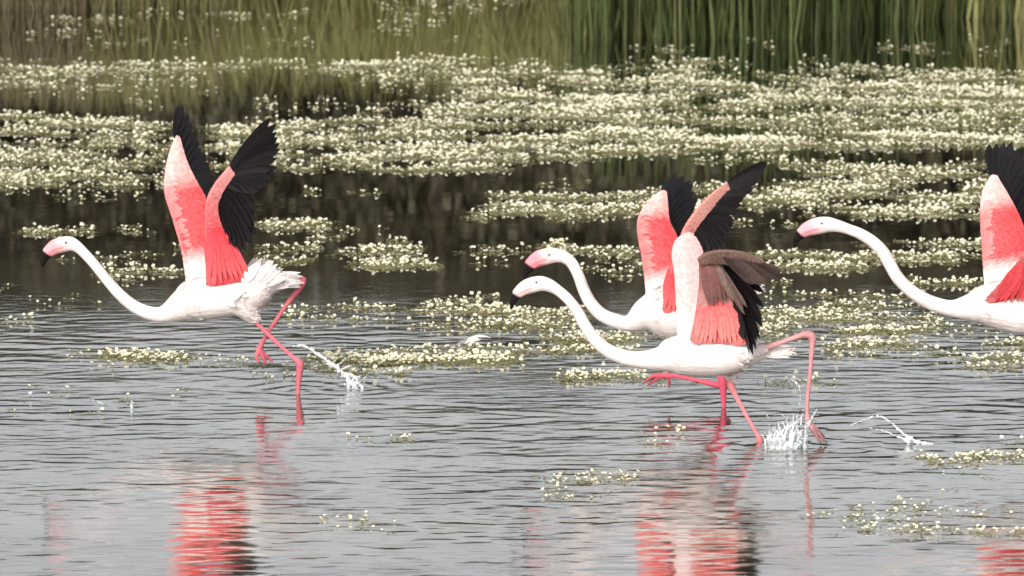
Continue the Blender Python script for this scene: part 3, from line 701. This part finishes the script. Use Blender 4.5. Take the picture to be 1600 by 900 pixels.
# white plume feather afloat among the flowers
def floating_feather():
    Y = depth_of(541)
    r = at(690, 536, Y + .02); t = at(760, 535, Y - .03); V = []; Fc = []
    org = np.array([r[0] * .5 + t[0] * .5, Y, 0])
    for k in range(7):
        a = r + (t - r) * (0.35 + 0.04 * k); c = t + np.array([rng.normal(0, .01) - .02 * abs(k - 3), rng.normal(0, .03), .008 + 0.006 * (3 - abs(k - 3))])
        a = a + np.array([0, 0, -0.012 + 0.004 * (3 - abs(k - 3))])
        v, f = blade(a - org, c - org, 0.035, np.array([0, 1, .3 * (k - 3)]), 0.28, 0.2, 'plume', 0.001, 8)
        b0 = len(V); V += v; Fc += [tuple(x + b0 for x in q) for q in f]
    v, f = blade(r - org, t - org + np.array([0, 0, 0.0]), 0.008, np.array([0, 1, 0]), 0.12, 0, 'plume', .0015, 8)
    b0 = len(V); V += v; Fc += [tuple(x + b0 for x in q) for q in f]
    tag(mesh_obj("feather", V, Fc, M_FEATH, None, [(0.84, 0.82, 0.80)] * len(V)), "curled white plume afloat above the flower patch behind the lone flamingo", "feather").location = tuple(org)
floating_feather()

# ------------------------------------------------------------------ water flowers
# strips measured in the photograph: x0, x1, y0, y1, flowers per 1000 px2, label for the near ones
ST = [
 (50,200,22,31,9),(140,235,30,38,4),(210,500,12,24,6),(560,760,2,14,7),(600,690,8,24,7),(640,880,-2,8,9),(560,660,44,56,9),(590,720,14,36,5),(30,120,48,66,5),(130,240,50,84,3),(250,500,30,80,1.2),
 (690,760,56,66,3),(940,1010,70,84,4),(1140,1215,62,76,7),(1200,1300,78,92,5),(1370,1480,66,96,5),(1000,1130,70,84,3),(1480,1600,60,95,1),
 (-40,340,96,114,11),(-40,170,110,146,6),(120,340,125,148,4),(170,330,96,106,8),(330,640,96,112,11),(500,720,97,114,12),(600,860,92,116,8),(700,900,105,132,11),(560,760,112,142,8),(860,1100,102,132,13),(930,1180,95,108,9),
 (1060,1330,110,140,11),(1200,1660,106,126,9),(1310,1660,120,145,12),(880,1130,126,150,10),(1150,1660,138,165,15),(700,1000,140,172,13),(800,1660,150,200,16),(640,1000,160,196,13),(480,760,150,172,3),(500,740,182,214,14),
 (440,640,165,185,1.5),(-40,290,184,214,17),(-40,120,168,186,3),(200,290,160,178,5),(320,500,186,222,13),(400,520,156,184,3),(-40,300,220,250,13),(-40,270,245,300,11),(430,560,215,250,10),(-40,90,265,300,12),(90,260,292,314,6),(320,460,222,262,11),
 (520,760,222,250,13),(440,860,240,270,14),(560,1060,212,246,13),(760,1100,206,232,14),(980,1660,192,222,15),(940,1400,218,240,13),(1300,1660,208,226,7),(1380,1660,228,240,6),(1080,1250,236,250,9),
 (1210,1420,252,275,11),(1360,1660,256,280,12),(1200,1660,284,318,14),(1300,1660,300,336,11),(1230,1500,322,345,9),(1520,1660,320,345,6),
 (840,1000,288,300,6),(930,1060,286,304,10),(750,1030,303,324,16),(730,1000,328,346,10),(960,1100,300,330,10),(1080,1300,290,330,11),(1090,1240,335,352,7),
 (470,600,302,314,5),(18,150,352,369,8),(182,240,354,366,7),(400,520,346,365,10),(480,640,358,385,6),(520,680,378,400,6),(400,500,384,410,7),(430,690,406,424,14),(170,300,384,400,6),(90,200,404,420,3),(150,300,410,446,5),
 (735,830,388,410,8),(850,1010,382,410,15),(1000,1100,384,412,12),(1180,1360,388,420,13),(1340,1500,384,416,10),(1410,1660,374,398,9),(1420,1600,428,450,8),(1560,1660,420,445,4),(1180,1260,440,455,3),
 (1190,1600,455,480,2),(1000,1250,505,530,5),(1250,1660,545,562,3),(620,900,500,520,4),(60,480,560,582,1),(240,420,470,500,0.8),(-20,200,440,480,0.6),(900,1000,410,440,3),(-20,70,490,502,5),(430,620,482,508,6),(520,620,470,486,3),(640,800,466,498,8),(740,920,472,512,11),(1190,1360,474,510,15),(1330,1480,480,512,9),(1440,1660,484,516,13),(660,760,500,512,5),(1280,1450,516,545,10),(1380,1660,518,540,9),
 (1500,1660,548,576,10),(790,1010,520,548,11),(840,1050,546,560,5),(150,300,548,572,11),(90,180,552,566,3),(250,420,552,566,2),
 (480,640,548,582,13,"white water flower in the patch behind the lone flamingo's splash"),(560,820,546,578,12,"white water flower in the patch behind the lone flamingo's splash"),
 (700,800,556,570,10,"white water flower in the patch behind the lone flamingo's splash"),
 (860,1060,580,602,9,"white water flower in the patch under the bent-winged flamingo's neck and chest"),(1180,1360,588,602,5,"white water flower in the thin row behind the bent-winged flamingo's trailing leg"),
 (380,470,585,604,2,"stray white water flower near the lone flamingo's standing foot"),(0,300,585,650,0.25,"stray white water flower on open water below the lone flamingo's neck"),
 (510,650,672,690,4,"white water flower in the small faint patch on open water before the birds' path"),(1010,1080,665,690,2,"white water flower in the sparse row under the bent-winged flamingo's belly"),
 (1425,1680,696,722,7,"white water flower in the row below the curved water ridge"),(830,1010,738,782,2.2,"white water flower in the near patch below the bent-winged flamingo's neck"),
 (1250,1480,786,812,2.2,"white water flower in the wide near patch beyond the bent-winged flamingo's reflection"),(1300,1660,795,835,3,"white water flower in the wide near patch beyond the bent-winged flamingo's reflection"),
 (1440,1560,735,800,0.5,"stray white water flower above the wide near patch"),(1060,1320,602,614,1,"white water flower in the thin row behind the bent-winged flamingo's trailing leg"),(480,620,800,830,1.2,"stray white water flower on rippled open water with no patch round it"),
]
def flower_mesh(v):
    """one open flower on a short stem: five cupped petals round a yellow centre, nodding towards the light"""
    V = []; Fc = []; C = []
    r = 0.0060 * (1 + 0.12 * v); h = 0.006 + 0.0055 * v
    WP = (0.82, 0.79, 0.65); YC = (0.60, 0.48, 0.12); GS = (0.22, 0.24, 0.08)
    tl = -(0.5 + 0.2 * (v - 1)); ct, st_ = math.cos(tl), math.sin(tl)
    def P(x, y, z, c):
        V.append((x, y * ct + z * st_ * -1, h + y * -st_ + z * ct)); C.append(c); return len(V) - 1
    for k in range(5):
        a = 2 * math.pi * k / 5 + v
        u = np.array([math.cos(a), math.sin(a)]); n = np.array([-u[1], u[0]])
        q = [(u * r * 0.12, 0, YC), (u * r * 0.62 + n * r * 0.44, .0035, WP), (u * r * 1.02 + n * r * 0.28, .0055, WP), (u * r * 1.02 - n * r * 0.28, .0055, WP), (u * r * 0.62 - n * r * 0.44, .0035, WP)]
        Fc.append([P(p[0], p[1], z, c) for p, z, c in q])
    c = [P(math.cos(t) * r * .24, math.sin(t) * r * .24, 0.001, YC) for t in (0, 1.57, 3.14, 4.71)]; top = P(0, 0, .004, YC)
    for k in range(4): Fc.append((c[k], c[(k + 1) % 4], top))
    for k in range(3):
        t0, t1 = 2.09 * k, 2.09 * (k + 1); w_ = 0.0011
        i = len(V)
        for t, z in ((t0, -0.01), (t1, -0.01), (t1, h), (t0, h)):
            V.append((math.cos(t) * w_, math.sin(t) * w_, z)); C.append(GS)
        Fc.append(tuple(range(i, i + 4)))
    return np.array(V), Fc, np.array(C)
FM = [flower_mesh(v) for v in (0, 1, 2)]
def hash_noise(x, y):
    return (np.sin(x * 12.9 + y * 7.1) + np.sin(x * 23.7 - y * 5.3 + 1.3) + np.sin(x * 6.1 + y * 11.9 + 4.0)) / 3
flowers = []; leaves = []
for sidx, sdef in enumerate(ST):
    x0, x1, y0, y1, dens = sdef[:5]; lab = sdef[5] if len(sdef) > 5 else None
    if y1 < 97: dens *= 0.5
    if not lab:                                   # the bands run on past the frame
        if x0 < 0: x0 = -420
        if x1 > 1640: x1 = 2050
    area = (x1 - x0) * max(8, (y1 - y0)) / 1000.0
    n = int(area * dens * 4.3); k = 0
    rows = np.sort(rng.uniform(y0, y1, max(2, int((y1 - y0) / 6))))
    while k < n:
        k += 1
        u = rng.uniform(0, 1)
        if rng.uniform() > min(1, 6 * u, 6 * (1 - u)) ** 0.6: continue          # thin out towards the ends
        yy = rng.choice(rows) + rng.normal(0, 1.3) if rng.uniform() < 0.75 else rng.uniform(y0, y1)
        xx = x0 + (x1 - x0) * u
        yy += 3.5 * math.sin(xx * 0.013 + sidx * 1.7)
        p = on_water(xx, yy)
        if hash_noise(p[0] * 0.3 + sidx, p[1] * 1.1) < -0.20: continue
        flowers.append((p[0], p[1], yy, lab))
        for _ in range((2 if dens >= 10 else 1) if rng.uniform() < 0.85 else 0):
            leaves.append((p[0] + rng.normal(0, .03), p[1] + rng.normal(0, .06)))
flowers.sort(key=lambda f: -f[2])
near = [f for f in flowers if f[3]][:298]
near_set = set(id(f) for f in near)
rest = [f for f in flowers if id(f) not in near_set]
fl_meshes = []
for V, Fc, C in FM:
    me = bpy.data.meshes.new("water_flower"); me.from_pydata([tuple(v) for v in V], [], [tuple(f) for f in Fc]); me.update(); set_cols(me, C); me.materials.append(M_PETAL); fl_meshes.append(me)
for i, f in enumerate(near):
    o = bpy.data.objects.new("water_flower", fl_meshes[i % 3]); col.objects.link(o)
    s = random.uniform(0.75, 1.15); o.location = (f[0], f[1], 0.0); o.scale = (s, s, s * random.uniform(.6, 1.0)); o.rotation_euler = (0, 0, random.uniform(-.9, .9))
    tag(o, f[3], "flower", f[3].replace("white water flower", "white water flowers", 1) if f[3].startswith("white") else f[3].replace("flower", "flowers", 1))
def scatter(name, pts, protos, mat, smin, smax, zs=(0.7, 1.3), spin=math.pi):
    Vs = []; Ls = []; St = []; Cs = []; off = 0; lo = 0
    packs = []
    for V, Fc, C in protos:
        packs.append((np.asarray(V, float), np.concatenate([np.array(f) for f in Fc]), np.array([len(f) for f in Fc]), np.asarray(C, float)))
    for p in pts:
        V, li, ct, C = packs[rng.integers(len(packs))]
        a = rng.uniform(-spin, spin); s = rng.uniform(smin, smax); z = s * rng.uniform(*zs)
        R = np.array([[math.cos(a), -math.sin(a), 0], [math.sin(a), math.cos(a), 0], [0, 0, 1]])
        Vs.append((V * (s, s, z)) @ R.T + (p[0], p[1], p[2] if len(p) > 2 and p[2] is not None and abs(p[2]) < 3 else 0)); Ls.append(li + off); St.append(ct); Cs.append(C * rng.uniform(.85, 1.08)); off += len(V)
    V = np.concatenate(Vs); L = np.concatenate(Ls); ct = np.concatenate(St); C = np.concatenate(Cs)
    me = bpy.data.meshes.new(name)
    me.vertices.add(len(V)); me.vertices.foreach_set("co", V.astype(np.float32).ravel())
    me.loops.add(len(L)); me.loops.foreach_set("vertex_index", L.astype(np.int32))
    me.polygons.add(len(ct)); me.polygons.foreach_set("loop_start", np.r_[0, np.cumsum(ct)[:-1]].astype(np.int32))
    me.update(calc_edges=True); me.validate()
    set_cols(me, C); me.materials.append(mat)
    o = bpy.data.objects.new(name, me); col.objects.link(o)
    return o
tag(scatter("water_flowers", [(f[0], f[1]) for f in rest], FM, M_PETAL, 0.6, 1.45, (0.6, 1.3), 0.9), "mass of small white water flowers covering the lake in long bands", "flowers", kind="stuff")
def leaf_mesh(v):
    V = []; Fc = []; C = []
    G = [(0.44, 0.41, 0.20), (0.33, 0.33, 0.13), (0.55, 0.51, 0.32)][v]
    for k in range(4):
        a = k * 1.7 + v; l = 0.022 + 0.006 * k; w_ = 0.0055; u = np.array([math.cos(a), math.sin(a), 0]); n = np.array([-u[1], u[0], 0])
        o = np.array([0.008 * math.cos(2.3 * k), 0.008 * math.sin(2.3 * k), 0.002 + .001 * k]); up = np.array([0, 0, 0.0025])
        b0 = len(V); V += [o, o + u * l * .5 + n * w_ + up, o + u * l + up * .3, o + u * l * .5 - n * w_ + up]; C += [G] * 4
        Fc.append((b0, b0 + 1, b0 + 2, b0 + 3))
    return np.array(V), Fc, np.array(C)
tag(scatter("floating_leaves", leaves, [leaf_mesh(v) for v in (0, 1, 2)], M_LEAF, 0.6, 1.2), "yellow green leaves floating among the white flowers", "leaves", kind="stuff")

# ------------------------------------------------------------------ reeds on the far bank
def reed_clump(name, label, group, cx, cy, wx_, wy_, n, hmin, hmax, cols, lean=0.10, wide=1.0, var=0.15):
    V = []; Fc = []; C = []
    for _ in range(n):
        bx, by = rng.normal(0, wx_ * .5), rng.uniform(-wy_, wy_)
        h = rng.uniform(hmin, hmax) * (1 - 0.25 * min(1, abs(bx) / wx_)); c = np.array(cols[rng.integers(len(cols))]) * rng.uniform(1 - var, 1 + var)
        a = rng.uniform(0, 6.28); u = np.array([math.cos(a), math.sin(a)]); lx, ly = rng.normal(0, lean), rng.normal(0, lean); w_ = rng.uniform(.005, .013) * wide
        curve = rng.uniform(0, 0.28); b0 = len(V)
        for i in range(5):
            t = i / 4; ww = w_ * (1 - t ** 2 * .92)
            x = bx + lx * h * t + curve * h * t * t * u[0] * .6; y = by + ly * h * t + curve * h * t * t * u[1] * .6; z = -0.15 + (h + .15) * t * (1 - .12 * curve * t)
            V += [(x - ww * u[1] , y + ww * u[0] , z), (x + ww * .3 * u[0], y + ww * .3 * u[1], z), (x + ww * u[1], y - ww * u[0], z)]; C += [c * (0.9 + .2 * t)] * 3
            if i:
                q = b0 + (i - 1) * 3
                Fc += [(q, q + 1, q + 4, q + 3), (q + 1, q + 2, q + 5, q + 4)]
    o = mesh_obj(name, V, Fc, M_LEAF, None, C); o.location = (cx, cy, 0)
    tag(o, label, "reeds", group)
GRN = [(0.0882, 0.1134, 0.0353), (0.0672, 0.0907, 0.0286), (0.105, 0.1302, 0.042), (0.1302, 0.1411, 0.0554), (0.0504, 0.0689, 0.0218)]
TAN = [(0.2381, 0.1904, 0.118), (0.2045, 0.1668, 0.0977), (0.1775, 0.1465, 0.0842), (0.1438, 0.1196, 0.0708)]
OLV = [(0.2752, 0.264, 0.1014), (0.2419, 0.2375, 0.0881), (0.295, 0.274, 0.1147), (0.2155, 0.2077, 0.0796)]
RED_B = [(0.17, 0.09, 0.05), (0.10, 0.055, 0.03), (0.13, 0.10, 0.05)]
for px, py in ((930, 66), (985, 60), (1040, 58), (1085, 62), (1130, 60), (1180, 60), (1230, 62), (1285, 50), (1340, 42), (1400, 36), (1450, 32), (1500, 30), (1560, 28), (1630, 30), (1700, 34)):
    p = on_water(px, py)
    reed_clump("reed_clump", "tall green reeds standing in the water in front of the far bank", "green reed clumps in the water", p[0], p[1] + .25, .30, .28, 150 if px > 940 else 50, 0.7, 1.15, GRN if px < 1500 else GRN + OLV)
for px, py, lb in ((1140, 52, "dead reddish brown reeds among the tall green reeds"), (1445, 26, "dead reddish brown reeds among the tall green reeds")):
    p = on_water(px, py); reed_clump("reed_clump", lb, "dead brown reed clumps", p[0], p[1], .12, .10, 50, 0.4, 0.9, RED_B)
for px, py in ((-60, 16), (20, 14), (95, 15), (160, 13), (225, 12), (285, 11)):
    p = on_water(px, py); reed_clump("reed_clump", "dry tan and dark reeds lining the far bank", "dry reed clumps on the bank", p[0], p[1] + .15, .34, .28, 330, 0.5, 0.9, TAN if px < 120 else TAN + OLV if px < 200 else OLV + OLV + TAN, 0.22, 0.5, 0.08)
for i in range(36):
    x = -10 + i * 0.56
    reed_clump("bank_grass", "olive grass tussock on the far bank edge", "olive grass tussocks on the bank", x + random.uniform(-.15, .15), float(bank_y(x)) + random.uniform(0.1, .5), .6, .4, 560, 0.5, 0.95, OLV, 0.26, 0.5, 0.07)

# ------------------------------------------------------------------ trees behind the bank (seen mirrored in the lake)
def tree_meshes(seed, h):
    r = np.random.default_rng(seed)
    V = []; Fc = []; C = []
    def tube(pts):
        P = catmull(pts, 8); b0 = len(V)
        for i, (x, y, z, rad) in enumerate(P):
            for k in range(7):
                f = 6.283 * k / 7; V.append((x + rad * math.cos(f), y + rad * math.sin(f), z)); C.append((0.07, 0.05, 0.035))
        for i in range(7):
            for k in range(7): Fc.append((b0 + i * 7 + k, b0 + i * 7 + (k + 1) % 7, b0 + (i + 1) * 7 + (k + 1) % 7, b0 + (i + 1) * 7 + k))
    tube([(0, 0, -.2, .13), (.05, 0, h * .3, .1), (-.03, .05, h * .6, .06), (0, 0, h * .85, .02)])
    lobes = []
    for k in range(13):
        a = r.uniform(0, 6.28); rad = r.uniform(.35, 1.0); z = r.uniform(.12, .85) * h
        tube([(0, 0, z * .5, .05), (math.cos(a) * rad * .5, math.sin(a) * rad * .5, z * .8, .03), (math.cos(a) * rad, math.sin(a) * rad, z, .012)])
        lobes.append((math.cos(a) * rad, math.sin(a) * rad, z, r.uniform(.45, .75)))
    lobes.append((0, 0, h * .85, .45)); lobes.append((0, 0, h * .5, .8))
    LV = []; LF = []; LC = []
    for cx, cy, cz, rr in lobes:
        tone = r.uniform(.75, 1.3)
        for _ in range(420):
            d = r.normal(size=3); d /= np.linalg.norm(d); q = rr * r.uniform(.3, 1.0) ** .5
            c = np.array([cx, cy, cz]) + d * q * (1, 1, .85)
            if c[2] < 0.1: continue
            a = r.normal(size=3); a /= np.linalg.norm(a); b = np.cross(a, r.normal(size=3)); b /= np.linalg.norm(b); s = r.uniform(.035, .075)
            b0 = len(LV); LV += [c - a * s, c + b * s * .5, c + a * s, c - b * s * .5]; LF.append((b0, b0 + 1, b0 + 2, b0 + 3))
            g = np.array([(0.085, 0.075, 0.046), (0.10, 0.082, 0.056), (0.078, 0.078, 0.046)][r.integers(3)]) * tone * r.uniform(.7, 1.3); LC += [g] * 4
    return (V, Fc, C), (LV, LF, LC)
protos = []
for k in range(3):
    (a, b, c), (d, e, f) = tree_meshes(30 + k, 2.85 + .15 * k)
    root = empty("bank_tree", (0, 0, 0))
    t = mesh_obj("trunk", a, b, M_BARK, root, c); cr = mesh_obj("crown", d, e, M_LEAF, root, f, smooth=False)
    protos.append((root, t, cr))
for i in range(63):
    x = -14 + (i % 30) * 0.96 + (i // 30) * .5; y = 52.4 + (i % 2) * 0.9 + random.uniform(-.3, .5) + (i // 30) * 2.8
    if i >= 60: x, y = (-0.9, -0.3, 0.3)[i - 60], 53.6
    k = i % 3
    if i < 3: root, t, cr = protos[k]
    else:
        root = protos[k][0].copy(); col.objects.link(root)
        for src in protos[k][1:]:
            c = src.copy(); col.objects.link(c); c.parent = root
    s = random.uniform(.94, 1.06) * (1.12 if i >= 30 else 1.0)
    root.location = (x, y, 0.35); root.rotation_euler = (0, 0, random.uniform(0, 6.28)); root.scale = (s, s, s)
    tag(root, "dark bushy tree behind the far bank, mirrored in the calm water", "tree", "trees behind the far bank")
